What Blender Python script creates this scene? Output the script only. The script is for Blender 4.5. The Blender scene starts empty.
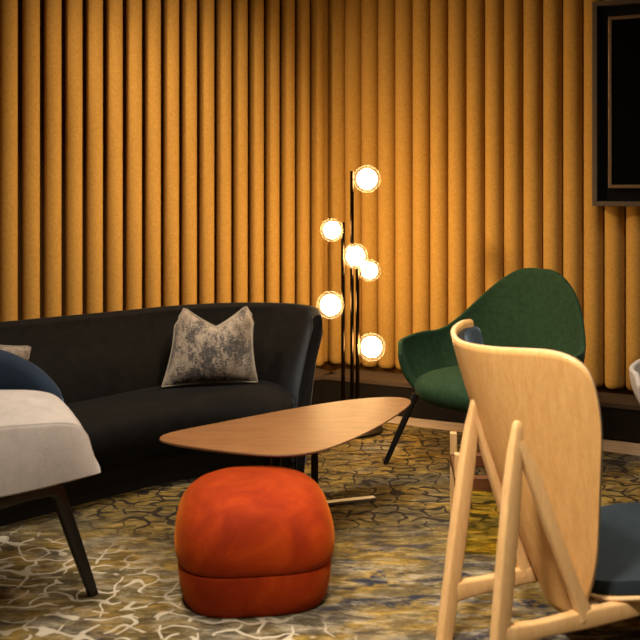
import bpy, bmesh, math, random
from mathutils import Vector, Matrix
from math import sin, cos, pi, radians

random.seed(7)
scene = bpy.context.scene
COL = scene.collection

# ------------------------------------------------------------------ materials
def new_mat(name):
    m = bpy.data.materials.new(name)
    m.use_nodes = True
    nt = m.node_tree
    nt.nodes.clear()
    out = nt.nodes.new('ShaderNodeOutputMaterial')
    b = nt.nodes.new('ShaderNodeBsdfPrincipled')
    nt.links.new(b.outputs[0], out.inputs[0])
    return m, nt, b, out

def N(nt, typ, **kw):
    n = nt.nodes.new(typ)
    for k, v in kw.items():
        if k.startswith('_'):
            setattr(n, k[1:], v)
        else:
            n.inputs[k.replace('__', ' ')].default_value = v
    return n

def L(nt, a, b):
    nt.links.new(a, b)

def coords(nt, scale=(1, 1, 1), rot=(0, 0, 0), kind='Object'):
    tc = nt.nodes.new('ShaderNodeTexCoord')
    mp = nt.nodes.new('ShaderNodeMapping')
    mp.inputs['Scale'].default_value = scale
    mp.inputs['Rotation'].default_value = rot
    L(nt, tc.outputs[kind], mp.inputs[0])
    return mp.outputs[0]

def ramp(nt, fac, stops, interp='LINEAR'):
    r = nt.nodes.new('ShaderNodeValToRGB')
    cr = r.color_ramp
    cr.interpolation = interp
    while len(cr.elements) > 1:
        cr.elements.remove(cr.elements[-1])
    for i, (p, c) in enumerate(stops):
        e = cr.elements[0] if i == 0 else cr.elements.new(p)
        e.position = p
        e.color = (c[0], c[1], c[2], 1) if not isinstance(c, (int, float)) else (c, c, c, 1)
    L(nt, fac, r.inputs[0])
    return r.outputs[0]

def mix(nt, fac, a, b, mode='MIX'):
    m = nt.nodes.new('ShaderNodeMix')
    m.data_type = 'RGBA'
    m.blend_type = mode
    for sock, v in ((m.inputs[0], fac), (m.inputs[6], a), (m.inputs[7], b)):
        if hasattr(v, 'is_linked'):
            L(nt, v, sock)
        elif isinstance(v, (int, float)):
            sock.default_value = v
        else:
            sock.default_value = (v[0], v[1], v[2], 1)
    return m.outputs[2]

def math_n(nt, op, a, b=0.0, clamp=False):
    m = nt.nodes.new('ShaderNodeMath')
    m.operation = op
    m.use_clamp = clamp
    for i, v in enumerate((a, b)):
        if hasattr(v, 'is_linked'):
            L(nt, v, m.inputs[i])
        else:
            m.inputs[i].default_value = v
    return m.outputs[0]

def noise(nt, vec, scale, detail=4.0, rough=.55, dist=0.0):
    n = N(nt, 'ShaderNodeTexNoise', Scale=scale, Detail=detail, Roughness=rough, Distortion=dist)
    L(nt, vec, n.inputs['Vector'])
    return n.outputs['Fac']

def bump(nt, b, h, strength, dist=.01):
    n = N(nt, 'ShaderNodeBump', Strength=strength, Distance=dist)
    L(nt, h, n.inputs['Height'])
    L(nt, n.outputs[0], b.inputs['Normal'])

def fabric(name, c1, c2, nscale=6, weave=260, rough=.9, sheen=.0, sheen_tint=(1, 1, 1), bstr=.3, spec=.2, stretch=(1, 1, 1)):
    m, nt, b, o = new_mat(name)
    v = coords(nt, stretch)
    f = noise(nt, v, nscale, 5, .6)
    g = noise(nt, v, weave, 2, .6)
    c = ramp(nt, f, [(.3, c1), (.7, c2)])
    c = mix(nt, .35, c, ramp(nt, g, [(.3, .45), (.7, 1.0)]), 'MULTIPLY')
    L(nt, c, b.inputs['Base Color'])
    b.inputs['Roughness'].default_value = rough
    b.inputs['Specular IOR Level'].default_value = spec
    b.inputs['Sheen Weight'].default_value = sheen
    b.inputs['Sheen Roughness'].default_value = .35
    b.inputs['Sheen Tint'].default_value = (*sheen_tint, 1)
    bump(nt, b, g, bstr, .002)
    return m

def wood(name, dark, light, axis_scale, rough=.45, scale=1.0, rot=(0, 0, 0), spec=.4):
    m, nt, b, o = new_mat(name)
    v = coords(nt, axis_scale, rot)
    f = noise(nt, v, 9 * scale, 6, .6, .6)
    f2 = noise(nt, v, 42 * scale, 4, .6, .2)
    c = ramp(nt, f, [(.25, dark), (.5, [(a + c_) / 2 for a, c_ in zip(dark, light)]), (.75, light)])
    c = mix(nt, .3, c, ramp(nt, f2, [(.35, .6), (.6, 1.0)]), 'MULTIPLY')
    L(nt, c, b.inputs['Base Color'])
    b.inputs['Roughness'].default_value = rough
    b.inputs['Specular IOR Level'].default_value = spec
    bump(nt, b, f2, .05, .001)
    return m

def plain(name, c, rough=.5, metal=0.0, spec=.5, nvar=.15):
    m, nt, b, o = new_mat(name)
    v = coords(nt)
    f = noise(nt, v, 30, 3)
    L(nt, mix(nt, 1.0, c, ramp(nt, f, [(.3, 1 - nvar), (.7, 1.0)]), 'MULTIPLY'), b.inputs['Base Color'])
    b.inputs['Roughness'].default_value = rough
    b.inputs['Metallic'].default_value = metal
    b.inputs['Specular IOR Level'].default_value = spec
    return m

M = {}
M['felt'] = fabric('felt_mustard', (.44, .245, .057), (.57, .328, .083), 75, 230, .95, .0, bstr=.25, spec=.1)
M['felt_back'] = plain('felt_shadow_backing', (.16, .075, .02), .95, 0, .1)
M['plinth'] = plain('black_plinth', (.006, .004, .003), .6, 0, .2)
M['ledge'] = plain('brown_ledge', (.060, .040, .026), .6, 0, .3)
M['ceiling'] = plain('ceiling_paint', (.25, .22, .19), .9)
M['sofa'] = fabric('charcoal_velvet', (.0035, .0029, .0026), (.0085, .0072, .0063), 24, 260, .8, .20, (.36, .44, .56), .25, .15)
M['sofa_base'] = plain('sofa_base_black', (.006, .006, .006), .6)
M['green'] = fabric('green_wool', (.0180, .045, .021), (.028, .067, .034), 40, 420, .95, .08, (.4, .7, .5), .35, .12)
M['linen'] = fabric('light_linen', (.43, .395, .37), (.53, .49, .46), 16, 300, .95, .1, (1, 1, 1), .35, .15, (1, 1, 1))
M['blue'] = fabric('blue_velvet', (.007, .017, .036), (.014, .030, .058), 7, 300, .8, .5, (.35, .55, .8), .2, .2)
M['navy'] = fabric('slate_blue_upholstery', (.012, .021, .029), (.019, .031, .041), 9, 300, .85, .3, (.5, .7, .9), .25, .2)
M['cushion_edge'] = plain('black_cushion_edge', (.012, .012, .012), .85, 0, .2)
M['steel_dark'] = plain('dark_painted_steel', (.022, .021, .021), .42, .3)
M['black_metal'] = plain('black_metal', (.007, .007, .007), .35, .2)
M['bronze'] = plain('black_bronze', (.055, .038, .024), .22, 1.0)
M['brushed'] = plain('brushed_steel', (.42, .38, .34), .5, .2)
M['walnut'] = wood('walnut_veneer', (.145, .060, .020), (.275, .126, .045), (1, 9, 6), .5, 1.0, (0, 0, radians(-28)))
M['walnut_edge'] = wood('walnut_edge', (.10, .042, .018), (.16, .07, .03), (6, 6, 1), .5)
M['oak'] = wood('oak_plywood', (.60, .325, .105), (.72, .43, .165), (7, 7, .8), .42, .8)
M['oak_edge'] = wood('oak_edge', (.66, .44, .22), (.78, .55, .31), (3, 3, 3), .5)
M['ash'] = wood('oak_solid', (.60, .36, .145), (.73, .48, .225), (6, 6, .9), .45, .8)
M['brown_wood'] = wood('brown_wood', (.085, .026, .007), (.15, .050, .014), (1, 8, 8), .5)
M['tv_black'] = plain('screen_black', (.0008, .0008, .001), .5, 0, .05, .02)
M['tv_panel'] = plain('smoked_panel', (.004, .0045, .005), .3, 0, .3)
M['tv_frame'] = plain('frame_taupe_metal', (.115, .085, .06), .5, .4)
M['tv_bezel'] = plain('bezel_bronze', (.36, .24, .15), .35, .8)
M['floor_wood'] = wood('pale_floorboards', (.36, .25, .16), (.52, .39, .27), (1, 10, 1), .45, .5, (0, 0, radians(28)))

# orange crushed velvet
def mk_orange():
    m, nt, b, o = new_mat('orange_velvet')
    v = coords(nt)
    f = noise(nt, v, 7, 6, .65, .8)
    g = noise(nt, v, 320, 2)
    c = ramp(nt, f, [(.3, (.21, .0155, .001)), (.55, (.305, .029, .0015)), (.75, (.42, .054, .0025))])
    L(nt, c, b.inputs['Base Color'])
    b.inputs['Roughness'].default_value = .8
    b.inputs['Specular IOR Level'].default_value = .15
    b.inputs['Sheen Weight'].default_value = .4
    b.inputs['Sheen Roughness'].default_value = .4
    b.inputs['Sheen Tint'].default_value = (1, .30, .03, 1)
    bump(nt, b, math_n(nt, 'ADD', g, math_n(nt, 'MULTIPLY', f, .6)), .2, .003)
    return m
M['orange'] = mk_orange()

# mottled velvet pillow
def mk_pillow():
    m, nt, b, o = new_mat('mottled_grey_velvet')
    v = coords(nt, (1, 1, 1))
    w = coords(nt, (1.3, 1, 1))
    f = noise(nt, w, 9, 6, .62, .3)
    f2 = noise(nt, coords(nt, (3, 1, 1)), 38, 4, .7)
    f3 = noise(nt, coords(nt, (1, 1, 4)), 60, 3, .6)
    s = math_n(nt, 'ADD', math_n(nt, 'MULTIPLY', f, .5), math_n(nt, 'MULTIPLY', math_n(nt, 'ADD', f2, f3), .26))
    c = ramp(nt, s, [(.42, (.030, .027, .028)), (.485, (.070, .062, .060)), (.515, (.22, .185, .155)), (.62, (.40, .335, .27))])
    br = noise(nt, v, 4.5, 2)
    c = mix(nt, ramp(nt, br, [(.5, 0.0), (.66, .75)]), c, (.11, .065, .028))
    L(nt, c, b.inputs['Base Color'])
    b.inputs['Roughness'].default_value = .75
    b.inputs['Sheen Weight'].default_value = .3
    bump(nt, b, f2, .3, .003)
    return m
M['pillow'] = mk_pillow()
M['piping'] = plain('pillow_piping', (.30, .26, .21), .8)

# patterned carpet
def mk_carpet():
    m, nt, b, o = new_mat('patterned_carpet')
    tc = nt.nodes.new('ShaderNodeTexCoord')
    P = tc.outputs['Object']
    def mp(scale, loc=(0, 0, 0), rot=0):
        n = nt.nodes.new('ShaderNodeMapping')
        n.inputs['Scale'].default_value = scale
        n.inputs['Location'].default_value = loc
        n.inputs['Rotation'].default_value = (0, 0, rot)
        L(nt, P, n.inputs[0])
        return n.outputs[0]
    sep = nt.nodes.new('ShaderNodeSeparateXYZ')
    L(nt, P, sep.inputs[0])
    X, Y = sep.outputs[0], sep.outputs[1]
    # ground colour
    big = noise(nt, mp((1.0, 1.6, 1)), 1.9, 3, .5)
    base = ramp(nt, big, [(.36, (.120, .102, .066)), (.47, (.175, .130, .050)), (.56, (.26, .172, .042)), (.68, (.19, .168, .115))])
    streak = noise(nt, mp((1.8, 5, 1)), 5, 8, .78, .5)
    base = mix(nt, .75, base, ramp(nt, streak, [(.36, (.14, .125, .11)), (.5, (.72, .70, .66)), (.64, (2.0, 2.0, 1.95))]), 'MULTIPLY')
    # slate blue / charcoal brush blots
    blot = noise(nt, mp((1.7, 4.5, 1), (3.1, 1.7, 0)), 3.0, 8, .74, .5)
    region = noise(nt, mp((1, 1, 1), (7.3, 2.2, 0)), 1.3, 2)
    near = math_n(nt, 'MULTIPLY', math_n(nt, 'SUBTRACT', 3.75, Y), 1.3, True)
    bm = math_n(nt, 'MULTIPLY', ramp(nt, blot, [(.50, 0.0), (.57, 1.0)]), ramp(nt, region, [(.40, .25), (.55, 1.0)]))
    bm = math_n(nt, 'MULTIPLY', bm, math_n(nt, 'ADD', math_n(nt, 'MULTIPLY', near, .9), .25))
    base = mix(nt, bm, base, (.026, .028, .042))
    # pale cream brush patches nearer the front
    pale = noise(nt, mp((1.5, 4.2, 1), (11.0, 4.0, 0)), 4.5, 8, .76, .5)
    pm = math_n(nt, 'MULTIPLY', ramp(nt, pale, [(.50, 0.0), (.68, .75)]), near)
    base = mix(nt, pm, base, (.47, .42, .31))
    # curling line drawing: two families of meandering lines, broken into strokes
    wob = N(nt, 'ShaderNodeTexNoise', Scale=10.5, Detail=0.5, Roughness=.4)
    L(nt, P, wob.inputs['Vector'])
    dv = nt.nodes.new('ShaderNodeVectorMath'); dv.operation = 'MULTIPLY_ADD'
    L(nt, wob.outputs['Color'], dv.inputs[0])
    dv.inputs[1].default_value = (.15, .17, 0)
    L(nt, P, dv.inputs[2])
    sp2 = nt.nodes.new('ShaderNodeSeparateXYZ'); L(nt, dv.outputs[0], sp2.inputs[0])
    def strokes(v, pitch, width, off, sc_):
        d = math_n(nt, 'PINGPONG', v, pitch / 2)
        e = N(nt, 'ShaderNodeMapRange', _interpolation_type='SMOOTHSTEP')
        e.inputs['From Min'].default_value = width * .75; e.inputs['From Max'].default_value = width * 1.25
        e.inputs['To Min'].default_value = 1; e.inputs['To Max'].default_value = 0
        L(nt, d, e.inputs['Value'])
        bk = noise(nt, mp((1, 1, 1), off), sc_, 1)
        return math_n(nt, 'MULTIPLY', e.outputs[0], ramp(nt, bk, [(.41, 0.0), (.46, 1.0)]))
    l1 = strokes(sp2.outputs[1], .074, .0092, (5, 9, 0), 12)
    l2 = strokes(sp2.outputs[0], .100, .0070, (15, 2, 0), 12)
    line = math_n(nt, 'MAXIMUM', l1, l2)
    l3 = strokes(sp2.outputs[1], .074, .0058, (5, 9, 0), 12)
    l4 = strokes(sp2.outputs[0], .100, .0052, (15, 2, 0), 12)
    line_p = math_n(nt, 'MAXIMUM', l3, l4)
    fade = noise(nt, mp((1, 1, 1), (2, 14, 0)), 1.6, 2)
    # the design turns from dark lines (far end) to pale lines (near left)
    px = math_n(nt, 'ADD', math_n(nt, 'MULTIPLY', X, .75), Y)
    pal = math_n(nt, 'MULTIPLY', math_n(nt, 'SUBTRACT', 2.98, math_n(nt, 'ADD', px, math_n(nt, 'MULTIPLY', fade, .5))), 5.0, True)
    drk = math_n(nt, 'MULTIPLY', math_n(nt, 'SUBTRACT', Y, math_n(nt, 'ADD', 3.05, math_n(nt, 'MULTIPLY', fade, .5))), 4.0, True)
    gold = math_n(nt, 'MULTIPLY', math_n(nt, 'SUBTRACT', X, .42), 6.0, True)
    gold = math_n(nt, 'MULTIPLY', gold, math_n(nt, 'MULTIPLY', math_n(nt, 'SUBTRACT', 3.75, Y), 6.0, True))
    base = mix(nt, math_n(nt, 'MULTIPLY', line, math_n(nt, 'MULTIPLY', drk, .92)), base, (.022, .017, .016))
    base = mix(nt, math_n(nt, 'MULTIPLY', line_p, math_n(nt, 'MULTIPLY', pal, .8)), base, (.62, .56, .44))
    fine = noise(nt, P, 420, 2)
    base = mix(nt, .35, base, ramp(nt, fine, [(.3, .55), (.7, 1.15)]), 'MULTIPLY')
    L(nt, base, b.inputs['Base Color'])
    b.inputs['Roughness'].default_value = .95
    b.inputs['Specular IOR Level'].default_value = .1
    bump(nt, b, fine, .5, .004)
    return m
M['carpet'] = mk_carpet()

def mk_emit(name, col, strength):
    m, nt, b, o = new_mat(name)
    nt.nodes.remove(b)
    e = nt.nodes.new('ShaderNodeEmission')
    e.inputs[0].default_value = (*col, 1)
    e.inputs[1].default_value = strength
    L(nt, e.outputs[0], o.inputs[0])
    return m
M['bulb'] = mk_emit('lit_bulb', (1.0, .63, .26), 60.0)

def mk_thin(name, tint, gloss=.12, rim_glow=0.0):
    m, nt, b, o = new_mat(name)
    nt.nodes.remove(b)
    t = nt.nodes.new('ShaderNodeBsdfTransparent'); t.inputs[0].default_value = (*tint, 1)
    g = nt.nodes.new('ShaderNodeBsdfGlossy'); g.inputs['Roughness'].default_value = .22
    lw = nt.nodes.new('ShaderNodeLayerWeight'); lw.inputs[0].default_value = gloss
    mx = nt.nodes.new('ShaderNodeMixShader')
    L(nt, lw.outputs['Facing'], mx.inputs[0])
    L(nt, t.outputs[0], mx.inputs[1]); L(nt, g.outputs[0], mx.inputs[2])
    last = mx
    if rim_glow:  # white translucency at grazing edges stands in for bulb light refracted in the rim
        tr = nt.nodes.new('ShaderNodeBsdfTranslucent'); tr.inputs[0].default_value = (1, .95, .9, 1)
        lf = nt.nodes.new('ShaderNodeLayerWeight'); lf.inputs[0].default_value = .5
        p = math_n(nt, 'MULTIPLY', math_n(nt, 'POWER', lf.outputs['Facing'], 5.0), rim_glow)
        last = nt.nodes.new('ShaderNodeMixShader')
        L(nt, p, last.inputs[0]); L(nt, mx.outputs[0], last.inputs[1]); L(nt, tr.outputs[0], last.inputs[2])
    L(nt, last.outputs[0], o.inputs[0])
    return m
M['glass'] = mk_thin('clear_glass', (.98, .97, .95), .12, .10)
M['amber'] = mk_thin('amber_glass', (1.0, .94, .52), .03)

# ------------------------------------------------------------------ mesh helpers
def obj(name, bm, mat, parent=None, smooth=True, angle=40, bevel=0.0, subsurf=0, solid=0.0, soff=0.0):
    me = bpy.data.meshes.new(name)
    bmesh.ops.recalc_face_normals(bm, faces=bm.faces)
    if name in ('leg', 'rear_leg', 'front_leg'):
        for v in bm.verts:
            v.co.z = max(v.co.z, .0005)
    bm.to_mesh(me); bm.free()
    o = bpy.data.objects.new(name, me)
    COL.objects.link(o)
    mats = mat if isinstance(mat, (list, tuple)) else [mat]
    for mm in mats:
        me.materials.append(mm)
    if solid:
        s = o.modifiers.new('s', 'SOLIDIFY'); s.thickness = solid; s.offset = soff
        if len(mats) > 1:
            s.material_offset_rim = 1
    if bevel:
        b = o.modifiers.new('b', 'BEVEL'); b.width = bevel; b.segments = 3; b.limit_method = 'ANGLE'; b.angle_limit = radians(35)
    if subsurf:
        s = o.modifiers.new('u', 'SUBSURF'); s.levels = subsurf; s.render_levels = subsurf
    if smooth:
        for p in me.polygons:
            p.use_smooth = True
        if not subsurf:
            try:
                me.set_sharp_from_angle(angle=radians(angle))
            except Exception:
                pass
    if parent:
        o.parent = parent
    return o

def thing(name, label, cat, loc=(0, 0, 0), rz=0, group=None):
    o = bpy.data.objects.new(name, None)
    o.empty_display_size = .1
    COL.objects.link(o)
    o.location = loc; o.rotation_euler = (0, 0, rz)
    return tag(o, label, cat, group)

def tag(o, label, cat, group=None):
    o['label'] = label; o['category'] = cat
    if group:
        o['group'] = group
    return o

def struct(o):
    o['kind'] = 'structure'
    return o

def box(bm, c, s, rot=None):
    r = bmesh.ops.create_cube(bm, size=1)
    mtx = Matrix.Translation(c) @ (rot.to_4x4() if rot else Matrix()) @ Matrix.Diagonal((*s, 1))
    bmesh.ops.transform(bm, matrix=mtx, verts=r['verts'])
    return r['verts']

def grid(bm, rows, close_u=False, close_v=False, cap_u=False):
    """rows: list of lists of points. u = rows index, v = in-row index"""
    vs = [[bm.verts.new(p) for p in r] for r in rows]
    nu, nv = len(rows), len(rows[0])
    for i in range(nu if close_u else nu - 1):
        for j in range(nv if close_v else nv - 1):
            a, b_, c, d = vs[i][j], vs[i][(j + 1) % nv], vs[(i + 1) % nu][(j + 1) % nv], vs[(i + 1) % nu][j]
            try:
                bm.faces.new((a, b_, c, d))
            except ValueError:
                pass
    if cap_u:
        bm.faces.new(vs[0]); bm.faces.new(vs[-1])
    return vs

def prism(bm, poly, z0, z1):
    a = [bm.verts.new((x, y, z0)) for x, y in poly]
    b_ = [bm.verts.new((x, y, z1)) for x, y in poly]
    n = len(poly)
    bm.faces.new(a); bm.faces.new(b_)
    for i in range(n):
        bm.faces.new((a[i], a[(i + 1) % n], b_[(i + 1) % n], b_[i]))

def lathe(bm, prof, seg=32, c=(0, 0, 0)):
    rows = []
    for r, z in prof:
        rows.append([(c[0] + r * cos(2 * pi * k / seg), c[1] + r * sin(2 * pi * k / seg), c[2] + z) for k in range(seg)])
    grid(bm, rows, close_v=True, cap_u=True)

def sphere(bm, c, r, u=32, v=20):
    bmesh.ops.create_uvsphere(bm, u_segments=u, v_segments=v, radius=r, matrix=Matrix.Translation(c))

def sweep(bm, pts, sizes, shape='round', up=Vector((0, 0, 1)), seg=12):
    """sweep along 3-D points; sizes = radius or (w,h) half sizes per point"""
    pts = [Vector(p) for p in pts]
    rows = []
    for i, p in enumerate(pts):
        t = (pts[min(i + 1, len(pts) - 1)] - pts[max(i - 1, 0)]).normalized()
        s = t.cross(up)
        if s.length < 1e-4:
            s = t.cross(Vector((1, 0, 0)))
        s.normalize()
        n = s.cross(t).normalized()
        sz = sizes[i] if isinstance(sizes, list) else sizes
        w, h = sz if isinstance(sz, tuple) else (sz, sz)
        ring = []
        for k in range(seg):
            a = 2 * pi * k / seg
            ca, sa = cos(a), sin(a)
            if shape == 'box':
                e = .35
                ca = math.copysign(abs(ca) ** e, ca); sa = math.copysign(abs(sa) ** e, sa)
            ring.append(p + s * (w * ca) + n * (h * sa))
        rows.append(ring)
    grid(bm, rows, close_v=True, cap_u=True)

def catmull(pts, n):
    """n samples along a Catmull-Rom curve through pts (any dimension)"""
    P = [Vector(p) for p in pts]
    P = [2 * P[0] - P[1]] + P + [2 * P[-1] - P[-2]]
    out = []
    m = len(P) - 3
    for i in range(n):
        t = i / (n - 1) * m
        k = min(int(t), m - 1); u = t - k
        a, b_, c, d = P[k:k + 4]
        out.append(.5 * ((2 * b_) + (c - a) * u + (2 * a - 5 * b_ + 4 * c - d) * u * u + (3 * b_ - a - 3 * c + d) * u ** 3))
    return out

def sstep(a, b_, x):
    t = max(0, min(1, (x - a) / (b_ - a)))
    return t * t * (3 - 2 * t)

# ------------------------------------------------------------------ camera
H = 1.30
cam = bpy.data.cameras.new('camera')
camo = bpy.data.objects.new('camera', cam)
COL.objects.link(camo)
camo.location = (0, 0, H)
camo.rotation_euler = (radians(90), 0, 0)
cam.sensor_width = 36
cam.lens = 36 * 900 / 640
cam.shift_y = -130 / 640
cam.clip_start = .05
cam.dof.use_dof = True
cam.dof.focus_distance = 4.0
cam.dof.aperture_fstop = 3.4
scene.camera = camo

# ------------------------------------------------------------------ room shell
LP = lambda k: Vector((-1.527 + .0916 * k, 4.58 + .0667 * k, 0))
RP = lambda k: Vector((.06 + .1023 * k, 5.78 - .0488 * k, 0))
nL = Vector((.588, -.809, 0)); nR = Vector((-.4306, -.9026, 0))
ZT, ZB = 2.9, .198

# floor
bm = bmesh.new()
prism(bm, [(-3.6, .6), (3.6, .6), (3.6, 6.4), (-3.6, 6.4)], -.06, -.008)
struct(obj('floor', bm, M['floor_wood'], smooth=False))
def plinth_r(x):
    return 5.585 - .536 * x
bm = bmesh.new()
pl_l = lambda k: LP(k) + nL * .24
cR0 = Vector((-.02, plinth_r(-.02), 0)); cR1 = Vector((2.6, plinth_r(2.6), 0))
a = pl_l(-20)
# corner where the plinth fronts meet
dl = Vector((.809, .588, 0))
t = 0
for i in range(4000):
    q = a + dl * (i * .001)
    if q.y >= plinth_r(q.x):
        break
corner = q
offs = .19
carp = [(-3.4, .62), (3.4, .62), (3.4, plinth_r(3.4) - .2), (corner.x + .02, plinth_r(corner.x) - .22), (a.x + .13, a.y - .17), (-3.4, a.y - .17)]
carp = carp[:2] + [(3.4, plinth_r(3.4) - .34), (corner.x + .02, plinth_r(corner.x) - .36)] + carp[4:]
prism(bm, carp, -.008, 0.0)
carpet = obj('carpet', bm, M['carpet'], smooth=False)
tag(carpet, 'gold, olive and grey patterned carpet with curling lines covering the lounge floor', 'carpet')

def tube_wall(name, f, k0, k1, r, norm, side):
    bm = bmesh.new()
    for k in range(k0, k1):
        c = (f(k) + f(k + 1)) / 2
        seg = 28
        rows = []
        for z, rr in ((ZB, r * .80), (ZB + .012, r * .95), (ZB + .03, r), (ZT, r)):
            rows.append([(c.x + rr * cos(2 * pi * j / seg), c.y + rr * sin(2 * pi * j / seg), z) for j in range(seg)])
        grid(bm, rows, close_v=True, cap_u=True)
    return bm

def wall_slab(f, k0, k1, norm, back, th):
    bm = bmesh.new()
    p, q_ = f(k0) - norm * back, f(k1) - norm * back
    p2, q2 = p - norm * th, q_ - norm * th
    prism(bm, [(p.x, p.y), (q_.x, q_.y), (q2.x, q2.y), (p2.x, p2.y)], 0, ZT)
    return bm

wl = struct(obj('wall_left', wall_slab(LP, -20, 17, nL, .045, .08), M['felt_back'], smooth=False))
o = obj('felt_tube_cladding', tube_wall('l', LP, -20, 17, .0435, nL, -1), M['felt'], wl)
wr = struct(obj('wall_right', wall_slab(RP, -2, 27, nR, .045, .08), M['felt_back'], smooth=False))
o = obj('felt_tube_cladding', tube_wall('r', RP, -1, 27, .0555, nR, 1), M['felt'], wr)

# plinth below the tubes
def plinth(name, front0, front1, norm, depth):
    bm = bmesh.new()
    p, q_ = front0, front1
    p2, q2 = p - norm * depth, q_ - norm * depth
    prism(bm, [(p.x, p.y), (q_.x, q_.y), (q2.x, q2.y), (p2.x, p2.y)], 0, .165)
    o = struct(obj(name, bm, M['plinth'], smooth=False))
    bm = bmesh.new()
    f = norm * .006
    prism(bm, [(p.x + f.x, p.y + f.y), (q_.x + f.x, q_.y + f.y), (q2.x, q2.y), (p2.x, p2.y)], .165, .188)
    obj('ledge', bm, M['ledge'], o, smooth=False)
    return o
nP = Vector((-.4725, -.8814, 0))
plinth('baseboard_left', a, corner + dl * .1, nL, .27)
plinth('baseboard_right', corner - Vector((.8814, -.4725, 0)) * .0, cR1, nP, .24)

bm = bmesh.new()
prism(bm, [(-3.6, .6), (3.6, .6), (3.6, 6.4), (-3.6, 6.4)], ZT, ZT + .06)
struct(obj('ceiling', bm, M['ceiling'], smooth=False))

# ------------------------------------------------------------------ wall television in frame
dR = Vector((.9026, -.4306, 0))
p0 = Vector((-.005, 5.645, 0)) + dR * 1.657
ang = math.atan2(dR.y, dR.x)
tv = thing('wall_television', 'black television in taupe metal frame on the felt tube wall', 'television', (p0.x, p0.y, 1.212), ang)
W_, HT = 1.45, 1.12
# local: x along wall, -y towards the room
def ring(bm, x0, x1, z0, z1, w, y0, y1):
    box(bm, ((x0 + x1) / 2, (y0 + y1) / 2, z0 + w / 2), (x1 - x0, abs(y1 - y0), w))
    box(bm, ((x0 + x1) / 2, (y0 + y1) / 2, z1 - w / 2), (x1 - x0, abs(y1 - y0), w))
    box(bm, (x0 + w / 2, (y0 + y1) / 2, (z0 + z1) / 2), (w, abs(y1 - y0), z1 - z0 - 2 * w))
    box(bm, (x1 - w / 2, (y0 + y1) / 2, (z0 + z1) / 2), (w, abs(y1 - y0), z1 - z0 - 2 * w))
bm = bmesh.new(); ring(bm, 0, W_, 0, HT, .026, 0, .09); obj('outer_frame', bm, M['tv_frame'], tv, smooth=False, bevel=.002)
bm = bmesh.new(); box(bm, (W_ / 2, .06, HT / 2), (W_ - .052, .03, HT - .052)); obj('back_panel', bm, M['tv_panel'], tv, smooth=False)
bm = bmesh.new(); ring(bm, .085, W_ - .085, .098, HT - .09, .018, .0, .045); obj('bezel', bm, M['tv_bezel'], tv, smooth=False, bevel=.002)
bm = bmesh.new(); box(bm, (W_ / 2, .027, HT / 2 + .004), (W_ - .206, .034, HT - .224)); obj('screen', bm, M['tv_black'], tv, smooth=False)

# ------------------------------------------------------------------ floor lamp
LX, LY = .17, 4.87
lamp = thing('floor_lamp', 'black floor lamp with six lit glass globes in front of tube wall corner', 'lamp', (LX, LY, 0))
bm = bmesh.new(); lathe(bm, [(.165, 0), (.17, .004), (.17, .014), (.165, .018)], 48); obj('base', bm, M['black_metal'], lamp)
def at(px, py, Y):
    return Vector(((px - 320) * Y / 900, Y, H - (py - 190) * Y / 900))
poles = [(343, 222, 4.86), (352, 171, 4.90), (357.5, 268, 4.84)]
ptop = []
for px, py, Y in poles:
    q = at(px, py, Y)
    bm = bmesh.new()
    lathe(bm, [(.0108, .018), (.0108, q.z - .002), (.008, q.z)], 16, (q.x - LX, q.y - LY, 0))
    obj('pole', bm, M['bronze'], lamp); ptop.append(q)
globes = [(367, 179, 1, .0745), (332, 230, 0, .062), (355.5, 256, 1, .067), (369.5, 270.5, 2, .059), (330.5, 305, 0, .0745), (371.5, 347, 2, .0745)]
for gx, gy, pi_, r in globes:
    pole = ptop[pi_]
    Y = pole.y - (.10 if gx == 355.5 else .012)
    c = at(gx, gy, Y) - Vector((LX, LY, 0))
    g = bmesh.new(); sphere(g, c, r)
    go = obj('globe_shade', g, M['glass'], lamp)
    g = bmesh.new(); sphere(g, c, r * .74, 20, 12)
    obj('bulb', g, M['bulb'], go)
    j = Vector((pole.x - LX, pole.y - LY, c.z))
    d = (c - j).normalized()
    e = c - d * (r * .96)
    g = bmesh.new(); sweep(g, [j, e], [.007, .011]); obj('joint', g, M['bronze'], go)

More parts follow.
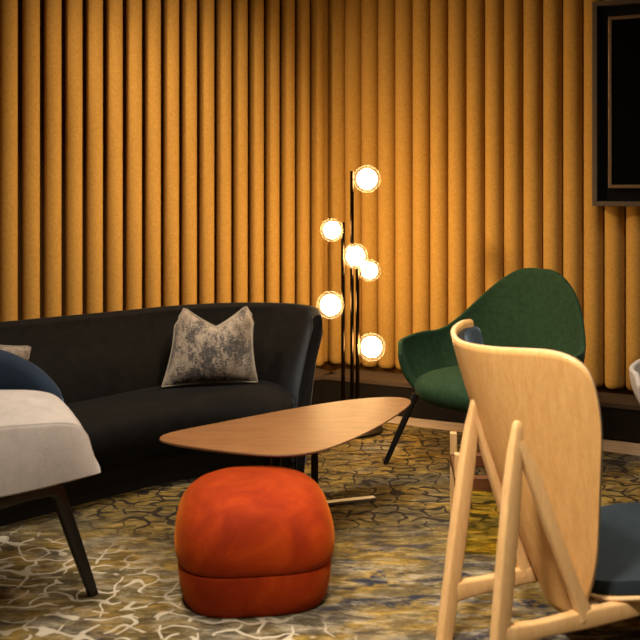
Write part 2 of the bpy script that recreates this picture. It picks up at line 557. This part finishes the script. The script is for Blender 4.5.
# ------------------------------------------------------------------ sofa
NU = 64
Tp = catmull([(-1.95, 3.36), (-1.66, 3.70), (-1.39, 3.94), (-.99, 4.27), (-.74, 4.48), (-.48, 4.605), (-.2, 4.60), (-.05, 4.48), (-.012, 4.26)], NU)
Bp = catmull([(-1.72, 3.28), (-1.47, 3.58), (-1.26, 3.80), (-1.04, 4.02), (-.75, 4.33), (-.48, 4.47), (-.27, 4.43), (-.145, 4.2), (-.10, 3.88)], NU)
Fp = catmull([(-1.52, 3.02), (-1.25, 3.30), (-1.06, 3.48), (-.85, 3.69), (-.62, 3.90), (-.44, 3.985), (-.30, 3.96), (-.19, 3.91), (-.115, 3.86)], NU)
sofa = thing('sofa', 'charcoal velvet curved sofa with flared back along the left wall', 'sofa', (-.8, 4.0, 0))
SO = Vector((-.8, 4.0, 0))
rows = []
for i in range(NU):
    T, B = Tp[i], Bp[i]
    d = Bp[min(i + 1, NU - 1)] - Bp[max(i - 1, 0)]
    n = Vector((-d.y, d.x)).normalized()
    m_ = (T - B)
    def P(q, z):
        return Vector((q.x, q.y, z)) - SO
    k_ = sstep(.86, 1.0, i / (NU - 1)); th = 1 - .62 * k_
    zt = .722 - .012 * k_
    rows.append([P(B, .06), P(B, .30), P(B + m_ * .22 - n * .012, .42), P(B + m_ * .55 - n * .012, .55), P(B + m_ * .86 - n * .004, .66),
                 P(T - n * .022, zt - .018), P(T - n * .006, zt - .003), P(T + n * .012, zt), P(T + n * (.012 + .018 * th), zt - .006), P(T + n * (.012 + .032 * th), zt - .03),
                 P(T + n * (.012 + .038 * th), zt - .09), P(B + m_ * .65 + n * .06 * th, .5), P(B + m_ * .3 + n * .07 * th, .3), P(B + n * .08 * th, .06)])
bm = bmesh.new(); grid(bm, rows, close_v=True, cap_u=True)
obj('backrest', bm, M['sofa'], sofa, bevel=.006, angle=50)
rows = []
for i in range(NU):
    B, F = Bp[i], Fp[i]
    f = (B - F)
    fl = f.length; f = f / max(fl, 1e-5)
    B = B - f * .004
    kx = min(1, fl / .25)
    def P(q, z):
        return Vector((q.x, q.y, z)) - SO
    zz = .375
    rows.append([P(B, .12), P(B, zz - .012), P(F.lerp(B, .6), zz), P(F + f * .10 * kx, zz - .004), P(F + f * .05 * kx, zz - .018), P(F + f * .015 * kx, zz - .045),
                 P(F - f * .005, zz - .085), P(F + f * .0, zz - .14), P(F + f * .02 * kx, zz - .2), P(F + f * .05 * kx, .13), P(F + f * .08 * kx, .12)])
bm = bmesh.new(); grid(bm, rows[:-1], close_v=True, cap_u=True)
obj('seat', bm, M['sofa'], sofa, angle=60)
bm = bmesh.new()
poly = [(Fp[i] + (Bp[i] - Fp[i]).normalized() * .12) for i in range(0, NU - 4, 2)] + [Bp[i] + (Fp[i] - Bp[i]).normalized() * .01 for i in range(NU - 5, -1, -2)]
prism(bm, [(p.x - SO.x, p.y - SO.y) for p in poly], 0, .12)
obj('base', bm, M['sofa_base'], sofa, smooth=False)

# ------------------------------------------------------------------ pillows
def pillow_mesh(w, h, th, ear=.05, dent=.10, n=22, bot=.0, skew=0.0):
    """upright pillow, x = width, z = height (base at 0), y = thickness"""
    def pt(u, v, s):
        # u,v in -1..1
        ax = w / 2 * u * (1 - .07 * (1 - v * v) * 1.0 + .05 * max(0, -v) )
        top = h * (1 - dent / h * (1 - min(1, abs(u) / .82) ** 1.15) )
        low = bot + .012 * (1 - u * u)
        z = low + (top - low) * (v + 1) / 2
        ax *= 1 - .10 * (v + 1) / 2
        # rounded ears
        if v > .0:
            ax *= 1 - .10 * sstep(.6, 1, v) * abs(u) ** 4
            z -= .045 * sstep(.72, 1, abs(u)) ** 1.5 * sstep(.3, 1, v)
        t = th / 2 * (max(0, 1 - abs(u) ** 2.6) * max(0, 1 - abs(v) ** 2.6)) ** .6
        return Vector((ax + skew * (-v), s * t, z))
    bm = bmesh.new()
    for s in (-1, 1):
        grid(bm, [[pt(-1 + 2 * i / n, -1 + 2 * j / n, s) for j in range(n + 1)] for i in range(n + 1)])
    bmesh.ops.remove_doubles(bm, verts=bm.verts, dist=.0005)
    edge = [pt(-1 + 2 * i / n, -1, 1) for i in range(n)] + [pt(1, -1 + 2 * i / n, 1) for i in range(n)] + \
           [pt(1 - 2 * i / n, 1, 1) for i in range(n)] + [pt(-1, 1 - 2 * i / n, 1) for i in range(n)]
    return bm, edge

def pillow(label, loc, rz, lean, roll, w, h, th, **kw):
    p = thing('throw_pillow', label, 'pillow', loc, 0, 'mottled pillows on the sofa')
    p.rotation_euler = Matrix.Rotation(rz, 3, 'Z').to_4x4().to_euler()
    p.rotation_mode = 'XYZ'
    p.rotation_euler = (Matrix.Rotation(rz, 3, 'Z') @ Matrix.Rotation(lean, 3, 'X') @ Matrix.Rotation(roll, 3, 'Y')).to_euler()
    bm, edge = pillow_mesh(w, h, th, **kw)
    obj('pillow_body', bm, M['pillow'], p, angle=80)
    bm = bmesh.new()
    e = edge
    rows = []
    for i, q in enumerate(e):
        t = (e[(i + 1) % len(e)] - e[i - 1]).normalized()
        s = Vector((0, 1, 0)); nn = s.cross(t)
        rows.append([q + s * (.004 * cos(a_)) + nn * (.004 * sin(a_)) for a_ in [2 * pi * k / 6 for k in range(6)]])
    grid(bm, rows, close_u=True, close_v=True)
    obj('piping', bm, M['piping'], p)
    return p
pillow('mottled grey and beige velvet pillow standing upright on the sofa seat', (-.500, 4.25, .382), radians(13), radians(-17), 0, .43, .372, .14, skew=-.018)
pillow('mottled pillow mostly hidden behind the blue backrest at the left', (-1.41, 3.45, .530), radians(42), radians(-12), radians(46), .38, .33, .10)

# ------------------------------------------------------------------ linen lounge chair with blue back
def linen_chair():
    base = Vector((-1.1, 2.8, 0))
    ch = thing('lounge_chair', 'pale linen lounge chair with blue velvet back and dark steel legs at left edge', 'chair', base)
    ST = [  # FB, FO, RE  (front bottom, fold, rear)
        ((-1.30, 2.32, .43), (-1.33, 2.38, .60), (-1.56, 2.70, .62)),
        ((-1.25, 2.36, .425), (-1.27, 2.42, .62), (-1.50, 2.75, .655)),
        ((-1.10, 2.49, .41), (-1.12, 2.56, .605), (-1.36, 2.90, .645)),
        ((-.935, 2.63, .396), (-.96, 2.70, .590), (-1.20, 3.03, .632)),
        ((-.85, 2.71, .393), (-.875, 2.77, .580), (-1.08, 3.09, .622)),
        ((-.78, 2.78, .393), (-.812, 2.825, .570), (-.99, 3.12, .612)),
        ((-.735, 2.825, .394), (-.772, 2.87, .550), (-.92, 3.11, .597)),
        ((-.712, 2.850, .395), (-.748, 2.895, .512), (-.855, 3.05, .563)),
        ((-.702, 2.862, .397), (-.730, 2.895, .455), (-.79, 2.97, .505)),
        ((-.698, 2.866, .400), (-.705, 2.880, .418), (-.73, 2.90, .44)),
    ]
    c1 = catmull([s[0] for s in ST], 60); c2 = catmull([s[1] for s in ST], 60); c3 = catmull([s[2] for s in ST], 60)
    rows = []
    for fb, fo, re in zip(c1, c2, c3):
        up = fo - fb; bk = re - fo
        rr = min(.014, up.length * .3, bk.length * .3)
        rb = Vector((re.x, re.y, fb.z + .02)).lerp(fb, .05)
        r = [fb + bk * .03 - Vector((0, 0, .0)), fb + up * .04, fb + up * .35 + (-bk).normalized() * .006 * min(1, up.length * 6), fb + up * .7 + (-bk).normalized() * .006 * min(1, up.length * 6),
             fo - up.normalized() * rr, fo - up.normalized() * rr * .3 + bk.normalized() * rr * .15, fo + bk.normalized() * rr,
             fo + bk * .35 + Vector((0, 0, .006)) * min(1, bk.length * 5), fo + bk * .7 + Vector((0, 0, .005)) * min(1, bk.length * 5), fo + bk * .93,
             re - Vector((0, 0, .012)), re.lerp(rb, .5), rb]
        rows.append([v - base for v in r])
    bm = bmesh.new(); grid(bm, rows, close_v=True, cap_u=True)
    obj('seat_shell', bm, M['linen'], ch, angle=55)
    bm = bmesh.new(); sweep(bm, [q - base + Vector((-.0035, .0035, -.0035)) for q in c2[:54]], .0040, seg=8)
    obj('welt', bm, M['linen'], ch)
    # blue backrest rising behind the rear edge
    bk = [(-1.62, 2.66, .56), (-1.58, 2.74, .66), (-1.48, 2.84, .74), (-1.36, 2.96, .765), (-1.22, 3.07, .765), (-1.11, 3.13, .738), (-1.02, 3.155, .685), (-.955, 3.15, .62), (-.915, 3.12, .55)]
    cb = catmull(bk, 50)
    rows = []
    for i, q in enumerate(cb):
        d = cb[min(i + 1, 49)] - cb[max(i - 1, 0)]
        n = Vector((-d.y, d.x, 0)).normalized()   # away from the seat
        z = q.z
        e = min(i, 49 - i) / 49
        th = .09 * (.45 + .55 * sstep(0, .25, e))
        b0 = Vector((q.x, q.y, 0))
        def Q(off, zz):
            return b0 + n * off + Vector((0, 0, zz)) - base
        lo = .43
        rows.append([Q(-.005, lo), Q(-.012, lo + (z - lo) * .5), Q(-.008, z - .045), Q(.004, z - .018), Q(th * .3, z - .002), Q(th * .55, z), Q(th * .8, z - .012), Q(th, z - .04), Q(th, lo + (z - lo) * .5), Q(th * .9, lo)])
    bm = bmesh.new(); grid(bm, rows, close_v=True, cap_u=True)
    obj('backrest', bm, M['blue'], ch, angle=70)
    # bent flat-bar legs joined by a bar under the front edge
    def leg(top_in, bend, foot):
        a_, b_, c_ = Vector(top_in), Vector(bend), Vector(foot)
        d1 = (a_ - b_).normalized(); d2 = (c_ - b_).normalized()
        pts = [a_, a_.lerp(b_, .5)]
        for k in range(9):
            t = k / 8
            p_, q_ = b_ + d1 * .035, b_ + d2 * .035
            pts.append(p_.lerp(b_, t).lerp(b_.lerp(q_, t), t))
        pts += [b_.lerp(c_, .5), c_]
        ws = [(.015, .014)] * 2 + [(.021, .014)] * 9 + [(.020, .014), (.016, .013)]
        bm = bmesh.new()
        sweep(bm, [p - base for p in pts], ws, 'box', Vector((.7, -.7, .1)), 16)
        return obj('leg', bm, M['steel_dark'], ch, angle=30)
    leg((-.97, 2.63, .374), (-.825, 2.81, .375), (-.729, 2.89, 0.0))
    leg((-.97, 2.63, .374), (-1.17, 2.46, .39), (-1.25, 2.33, 0.0))
    leg((-1.26, 2.88, .40), (-1.17, 2.97, .395), (-1.15, 3.06, 0.0))
    leg((-1.26, 2.88, .40), (-1.42, 2.73, .40), (-1.55, 2.70, 0.0))
    bm = bmesh.new(); sweep(bm, [Vector((-.97, 2.63, .385)) - base, Vector((-1.26, 2.88, .41)) - base], (.012, .012), 'box'); obj('crossbar', bm, M['steel_dark'], ch)
    return ch
linen_chair()

# ------------------------------------------------------------------ tub armchairs
def tub_chair(label, cat, loc, rz, mat, legmat, spread=1.0):
    ch = thing('tub_armchair', label, cat, loc, rz, 'tub armchairs around the lounge')
    A0 = radians(128)
    nu, nv = 72, 18
    rows = []
    for i in range(nu + 1):
        a_ = -A0 + 2 * A0 * i / nu
        t = abs(a_) / A0
        zt = .575 + .325 * (1 - sstep(.05, .58, t)) - .02 * sstep(.6, .9, t) - .045 * sstep(.95, 1.0, t)
        rt = .417 + .03 * sstep(.35, .7, t) - .03 * sstep(.8, 1, t)
        yoff = .02
        row = []
        for j in range(nv + 1):
            v = j / nv
            z = .315 + (zt - .315) * v ** 1.15
            r = .27 + (rt - .27) * (sin(v * pi / 2) ** .66)
            # back leans further out
            r += .035 * v * v * (1 - sstep(.2, .6, t))
            # front of the arms tucks down to the seat edge
            row.append(Vector((r * sin(a_), r * cos(a_) * 1.0 + yoff, z)))
        rows.append(row)
    bm = bmesh.new(); grid(bm, rows)
    o = obj('shell', bm, mat, ch, solid=.022, soff=0, bevel=.008, angle=60)
    # seat pan under the shell, rounded
    def pan(prof, sx=1.0, sy=1.0, yo=0.0):
        bm = bmesh.new()
        rows = []
        for r, z in prof:
            ring_ = []
            for k in range(48):
                a_ = 2 * pi * k / 48
                e = .8
                x = math.copysign(abs(sin(a_)) ** e, sin(a_)); y = math.copysign(abs(cos(a_)) ** e, cos(a_))
                ring_.append((r * x * sx, r * y * sy + yo, z))
            rows.append(ring_)
        grid(bm, rows, close_v=True, cap_u=True)
        return bm
    obj('seat_base', pan([(.05, .292), (.20, .290), (.255, .300), (.28, .325), (.285, .35), (.26, .37), (.1, .37)], 1.0, 1.0, 0), mat, ch)
    obj('seat_cushion', pan([(.05, .30), (.25, .302), (.288, .318), (.308, .345), (.312, .372), (.300, .398), (.265, .419), (.19, .432), (.10, .438), (.03, .439)], 1.0, 1.0, -.005), mat, ch)
    for sx in (-1, 1):
        for top, foot in (((.26, -.20), (.345, -.325)), ((.19, .19), (.29, .33))):
            bm = bmesh.new()
            sweep(bm, [(sx * top[0] * spread, top[1] * spread, .325), (sx * foot[0] * spread, foot[1] * spread, 0)], [.018, .0135], seg=14)
            obj('leg', bm, legmat, ch)
    return ch
tub_chair('dark green upholstered tub armchair with black legs in front of the tube wall', 'chair', (.785, 4.26, 0), radians(-45), M['green'], M['black_metal'])
tub_chair('pale linen tub armchair mostly cut off by the right edge of the photo', 'chair', (1.688, 3.56, 0), radians(-45), M['linen'], M['black_metal'], .55)

# ------------------------------------------------------------------ coffee table
table = thing('coffee_table', 'walnut rounded triangular coffee table on black posts behind the orange pouf', 'table', (-.1, 3.45, 0))
TO = Vector((-.1, 3.45, 0))
outl = [(-.585, 3.235), (-.575, 3.33), (-.42, 3.46), (-.18, 3.66), (.06, 3.83), (.23, 3.905), (.345, 3.915), (.395, 3.85), (.35, 3.70), (.22, 3.42), (.09, 3.215), (.0, 3.11), (-.09, 3.06), (-.20, 3.06), (-.36, 3.115), (-.51, 3.185)]
oc = catmull(outl + [outl[0]], 121)[:-1]
# closed curve smoothing
for _ in range(14):
    oc = [(oc[i - 1] + oc[i] * 2 + oc[(i + 1) % len(oc)]) / 4 for i in range(len(oc))]
cen = sum(oc, Vector((0, 0))) / len(oc)
zt = .400
rows = []
for ins, z in ((.06, zt - .020), (.03, zt - .018), (.004, zt - .007), (0, zt - .004), (.002, zt)):
    rr = []
    for p in oc:
        d = (cen - p).normalized()
        q = p + d * ins
        rr.append((q.x - TO.x, q.y - TO.y, z))
    rows.append(rr)
bm = bmesh.new(); grid(bm, rows, close_v=True, cap_u=True)
top = obj('tabletop', bm, [M['walnut'], M['walnut_edge']], table, angle=25)
for p in top.data.polygons:
    if p.normal.z < .5:
        p.material_index = 1
hub = Vector((-.12, 3.52))
legs = [((-.022, 3.68), (.225, 3.765)), ((-.20, 3.40), (-.43, 3.30)), ((-.175, 3.66), (-.27, 3.66))]
hub = Vector((-.13, 3.672))
for (px, py), (fx, fy) in legs:
    bm = bmesh.new(); box(bm, (px - TO.x, py - TO.y, .19), (.030, .030, .37)); obj('post', bm, M['black_metal'], table, smooth=False, bevel=.003)
for fx, fy in ((.232, 3.782), (-.45, 3.45), (-.06, 3.32)):
    d = Vector((fx, fy)) - hub
    bm = bmesh.new()
    box(bm, ((hub.x + fx) / 2 - TO.x, (hub.y + fy) / 2 - TO.y, .006), (d.length, .032, .012), Matrix.Rotation(math.atan2(d.y, d.x), 3, 'Z'))
    obj('foot_bar', bm, M['brushed'], table, smooth=False, bevel=.002)

# ------------------------------------------------------------------ orange pouf
pouf = thing('pouf', 'orange velvet rounded pouf with a low seam on the carpet', 'pouf', (-.217, 2.955, 0), radians(8))
def sq_rows(prof, n=3.2, seg=72):
    rows = []
    for r, z in prof:
        rr = []
        nz = n - .8 * sstep(.22, .345, z)
        for k in range(seg):
            a_ = 2 * pi * k / seg
            e = 2 / nz
            x = math.copysign(abs(cos(a_)) ** e, cos(a_)); y = math.copysign(abs(sin(a_)) ** e, sin(a_))
            rr.append((r * x, r * y, z))
        rows.append(rr)
    return rows
R_ = .257
bm = bmesh.new()
grid(bm, sq_rows([(R_ * .955, .136), (R_ * .975, .141), (R_ * .992, .158), (R_ * 1.0, .185), (R_ * .99, .218), (R_ * .96, .250), (R_ * .918, .283), (R_ * .855, .309), (R_ * .76, .331), (R_ * .62, .347), (R_ * .42, .357), (R_ * .22, .361), (R_ * .08, .362)]), close_v=True, cap_u=True)
obj('cushion_top', bm, M['orange'], pouf, angle=70)
bm = bmesh.new()
grid(bm, sq_rows([(R_ * .83, .0), (R_ * .865, .003), (R_ * .90, .018), (R_ * .935, .05), (R_ * .955, .09), (R_ * .962, .125), (R_ * .955, .133), (R_ * .93, .136)]), close_v=True, cap_u=True)
obj('base', bm, M['orange'], pouf, angle=70)

# ------------------------------------------------------------------ wooden shell lounge chair
Fv = Vector((.866, .5, 0)); Rv = Vector((.5, -.866, 0))
WO = Vector((.70, 2.48, 0))
wc = thing('wooden_lounge_chair', 'light oak lounge chair with curved plywood back seen from behind at right foreground', 'chair', WO)
SEC_TOP = catmull([(.474, 2.84, .905), (.402, 2.70, .888), (.388, 2.52, .880), (.448, 2.385, .885), (.560, 2.285, .895), (.645, 2.215, .895), (.690, 2.185, .895)], 61)
SEC_BOT = catmull([(.655, 2.60, .17), (.640, 2.55, .17), (.632, 2.50, .17), (.636, 2.45, .17), (.655, 2.40, .17), (.680, 2.35, .17), (.705, 2.31, .17)], 61)
EYE = Vector((0, 0, H))   # shell set a little farther back along the sight line
SEC_TOP = [EYE + (v - EYE) * 1.06 for v in SEC_TOP]
SEC_BOT = [EYE + (v - EYE) * 1.06 for v in SEC_BOT]
FW = Vector((.91, .41, 0))
def sec_at(c, p):
    x = max(0, min(59.999, (p + 1) / 2 * 60)); k = int(x)
    return c[k].lerp(c[k + 1], x - k)
def corner_cut(x, r):
    """0 in the middle, rising to 1 at x = 1 as a rounded corner of width r"""
    d = max(0.0, (x - (1 - r)) / r)
    return 1 - math.sqrt(max(0.0, 1 - min(1, d) ** 2.2))
def shell_pt(p, q, ins=1.0, off=0.0):
    """p -1 far .. 1 near, q 0 bottom .. 1 top"""
    if p > 0:
        t0, t1 = .32 * corner_cut(p, .64), 1 - .34 * corner_cut(p, .75)
    else:
        t0, t1 = .03 * corner_cut(-p, .22), 1 - .34 * corner_cut(-p, .8)
    t0 += (1 - ins) * .35; t1 -= (1 - ins) * .5
    t = t1 + (t0 - t1) * q
    a_, b_ = sec_at(SEC_TOP, p * ins), sec_at(SEC_BOT, p * ins)
    u = max(0, t) ** 1.18
    c = a_.lerp(b_, u); c.z = a_.z + (b_.z - a_.z) * t
    return c + FW * (off * (1 + 1.2 * max(0, t) ** 2))
def shell_grid(ins, off, nu=44, nv=40):
    rows = []
    for j in range(nv + 1):
        rows.append([shell_pt(sin(pi / 2 * (-1 + 2 * i / nu)), j / nv, ins, off) - WO for i in range(nu + 1)])
    return rows
bm = bmesh.new(); grid(bm, shell_grid(1.0, 0))
obj('back_shell', bm, [M['oak'], M['oak_edge']], wc, solid=.014, soff=0, angle=50)
def pad_pt(p, q, off):
    pe = p * .915 - .055
    a_, b_ = sec_at(SEC_TOP, pe), sec_at(SEC_BOT, pe)
    if p > 0:
        t0, t1 = .34 * corner_cut(p, .64), .93 - .34 * corner_cut(p, .75)
    else:
        t0, t1 = .04 * corner_cut(-p, .25), .93 - .34 * corner_cut(-p, .8)
    t0 += .022
    t = t1 + (t0 - t1) * q
    u = max(0, t) ** 1.18
    c = a_.lerp(b_, u); c.z = a_.z + (b_.z - a_.z) * t
    d1 = sec_at(SEC_TOP, min(1, pe + .05)) - sec_at(SEC_TOP, max(-1, pe - .05))
    n = Vector((-d1.y, d1.x, 0)).normalized()
    if n.dot(FW) < 0 and p > -.5:
        n = -n
    return c + n * (off * (1 + 1.2 * max(0, t) ** 2))
bm = bmesh.new(); grid(bm, [[pad_pt(sin(pi / 2 * (-1 + 2 * i / 44)), j / 40, .021) - WO for i in range(45)] for j in range(41)])
obj('back_upholstery', bm, [M['navy'], M['cushion_edge']], wc, solid=.022, soff=0, angle=50)

def world(*p):
    return Vector(p) - WO
frames = [(Vector((.456, 2.66, .668)), Vector((.358, 2.595, 0)), (0, .40, 2.58)),
          (Vector((.519, 2.37, .679)), Vector((.455, 2.335, 0)), (1, .49, 2.345))]
for tip, foot, _ in frames:
    side = 1 if _[0] else 0
    # rear leg with rounded tip
    pts = [tip + Vector((0, 0, .012)), tip + Vector((0, 0, .006)), tip - Vector((0, 0, .01)), tip.lerp(foot, .10), tip.lerp(foot, .25), tip.lerp(foot, .6), foot]
    sz = [(.006, .006), (.010, .009), (.013, .011), (.019, .014), (.025, .015), (.026, .016), (.022, .016)]
    bm = bmesh.new(); sweep(bm, [p - WO for p in pts], sz, 'box', Rv, 16)
    obj('rear_leg', bm, M['ash'], wc, angle=35)
    # rail from the rear leg to the front
    r0 = tip.lerp(foot, .79); r0 = Vector((r0.x, r0.y, .135))
    f2 = Vector((.945, .325, 0)) if side else Vector((.93, .37, 0))
    r1 = r0 + f2 * .62 + Vector((0, 0, .025))
    br = r0 + f2 * .26 + Vector((0, 0, .015))
    bm = bmesh.new(); sweep(bm, [r0 - WO, r0.lerp(r1, .06) - WO, r0.lerp(r1, .2) - WO, r0.lerp(r1, .45) - WO, r1 - WO], [(.034, .014), (.027, .014), (.021, .014), (.026, .014), (.019, .014)], 'box', Rv, 16)
    obj('rail', bm, M['ash'], wc, angle=35)
    # brace from tip region to the rail
    b0 = tip.lerp(foot, .06) + f2 * .008
    mid = b0.lerp(br, .2) + f2 * .004
    bm = bmesh.new(); sweep(bm, [b0 - WO, mid - WO, b0.lerp(br, .5) - WO, b0.lerp(br, .85) - WO, br - WO], [(.010, .012), (.018, .013), (.018, .0135), (.017, .0135), (.026, .0135)], 'box', Rv, 16)
    obj('brace', bm, M['ash'], wc, angle=35)
    fl = r1 + f2 * .05; fl.z = 0
    bm = bmesh.new(); sweep(bm, [r1 + Vector((0, 0, .03)) - WO, r1 - WO, fl - WO], [(.020, .014), (.021, .014), (.017, .014)], 'box', Rv, 16)
    obj('front_leg', bm, M['ash'], wc, angle=35)
# cross rails
for s, z in ((.30, .15), (.55, .158)):
    pa = Vector((.40, 2.58, 0)) + Vector((.93, .37, 0)) * s; pb = Vector((.478, 2.342, 0)) + Vector((.945, .325, 0)) * s
    bm = bmesh.new(); sweep(bm, [world(pa.x, pa.y, z), world(pb.x, pb.y, z)], (.013, .018), 'box', Vector((0, 0, 1)), 16)
    obj('cross_rail', bm, M['ash'], wc)
# seat: plywood sheet and upholstered pad
def seat_grid(ins, zoff, edge=.0):
    rows = []
    for j in range(31):
        q = .5 - .5 * cos(pi * (.012 + .976 * j / 30))
        qq = 2 * q - 1
        n_ = 3.2
        w = (.155 + .115 * sstep(0, .5, q)) * ins * max(0, 1 - abs(qq) ** n_) ** (1 / n_)
        c = Vector((.710, 2.55, .168)).lerp(Vector((1.24, 2.76, .225)), .5 + qq * .5 * ins)
        rows.append([c + Rv * (p * w) + Vector((0, 0, .035 * (p * w / .265) ** 2 + zoff)) - WO for p in [-1 + 2 * i / 24 for i in range(25)]])
    return rows
bm = bmesh.new(); grid(bm, seat_grid(1.0, 0)); obj('seat_shell', bm, [M['oak'], M['oak_edge']], wc, solid=.012, soff=0, angle=50)
bm = bmesh.new(); grid(bm, seat_grid(.955, .026)); obj('seat_pad', bm, M['navy'], wc, solid=.04, soff=0, bevel=.008, angle=60)

# ------------------------------------------------------------------ low amber glass side table behind the chair
st = thing('side_table', 'low brown wood side table with amber glass front panel behind the oak chair', 'table', (.650, 3.34, 0), radians(-5))
hw, hd = .145, .14
for sx in (-1, 1):
    for sy in (-1, 1):
        bm = bmesh.new(); box(bm, (sx * hw, sy * hd, .18), (.026, .030, .36)); obj('leg', bm, M['ash'], st, smooth=False, bevel=.003)
for sy in (-1, 1):
    bm = bmesh.new(); box(bm, (0, sy * hd, .256), (2 * hw + .026, .036, .046)); obj('rail', bm, M['brown_wood'], st, smooth=False, bevel=.003)
bm = bmesh.new(); box(bm, (0, -hd, .118), (2 * hw - .024, .006, .225)); obj('glass_panel', bm, M['amber'], st, smooth=False)
for sx in (-1, 1):
    bm = bmesh.new(); box(bm, (sx * hw, 0, .256), (.02, 2 * hd - .036, .04)); obj('side_rail', bm, M['brown_wood'], st, smooth=False, bevel=.003)

# ------------------------------------------------------------------ lights
def area(name, loc, target, size, power, col, spread=180):
    l = bpy.data.lights.new(name, 'AREA')
    l.shape = 'DISK'; l.size = size; l.energy = power; l.color = col
    l.spread = radians(spread)
    o = bpy.data.objects.new(name, l)
    COL.objects.link(o)
    o.location = loc
    d = Vector(target) - Vector(loc)
    o.rotation_euler = d.to_track_quat('-Z', 'Y').to_euler()
    return o
WARM = (1.0, .84, .66)
area('ceiling_downlight', (-.85, 2.95, 2.85), (-.6, 3.0, 0), .35, 20, WARM, 110)
area('ceiling_downlight', (-.25, 1.15, 2.85), (.55, 2.5, .5), .35, 13, WARM, 48)
area('ceiling_downlight', (.25, 3.6, 2.85), (.3, 3.8, 0), .30, 12, WARM, 100)
area('ceiling_downlight', (1.7, 3.4, 2.85), (1.5, 3.7, 0), .30, 7, WARM, 100)
area('ceiling_downlight', (.35, 2.3, 2.85), (.0, 2.7, 0), .35, 8, WARM, 90)
AMB = (1, .72, .42)
area('wall_washer', (-1.75, 3.9, 2.6), (.95, 5.1, 1.0), .25, 10.5, AMB, 66)
area('wall_washer', (.45, 3.2, 2.6), (-1.05, 4.85, 1.3), .25, 10.5, AMB, 66)

w = bpy.data.worlds.new('world'); scene.world = w
w.use_nodes = True
w.node_tree.nodes['Background'].inputs[0].default_value = (1, .78, .58, 1)
w.node_tree.nodes['Background'].inputs[1].default_value = .035

vs = scene.view_settings
vs.view_transform = 'Standard'; vs.look = 'None'; vs.gamma = 1.0
vs.use_curve_mapping = False
vs.exposure = 0.0
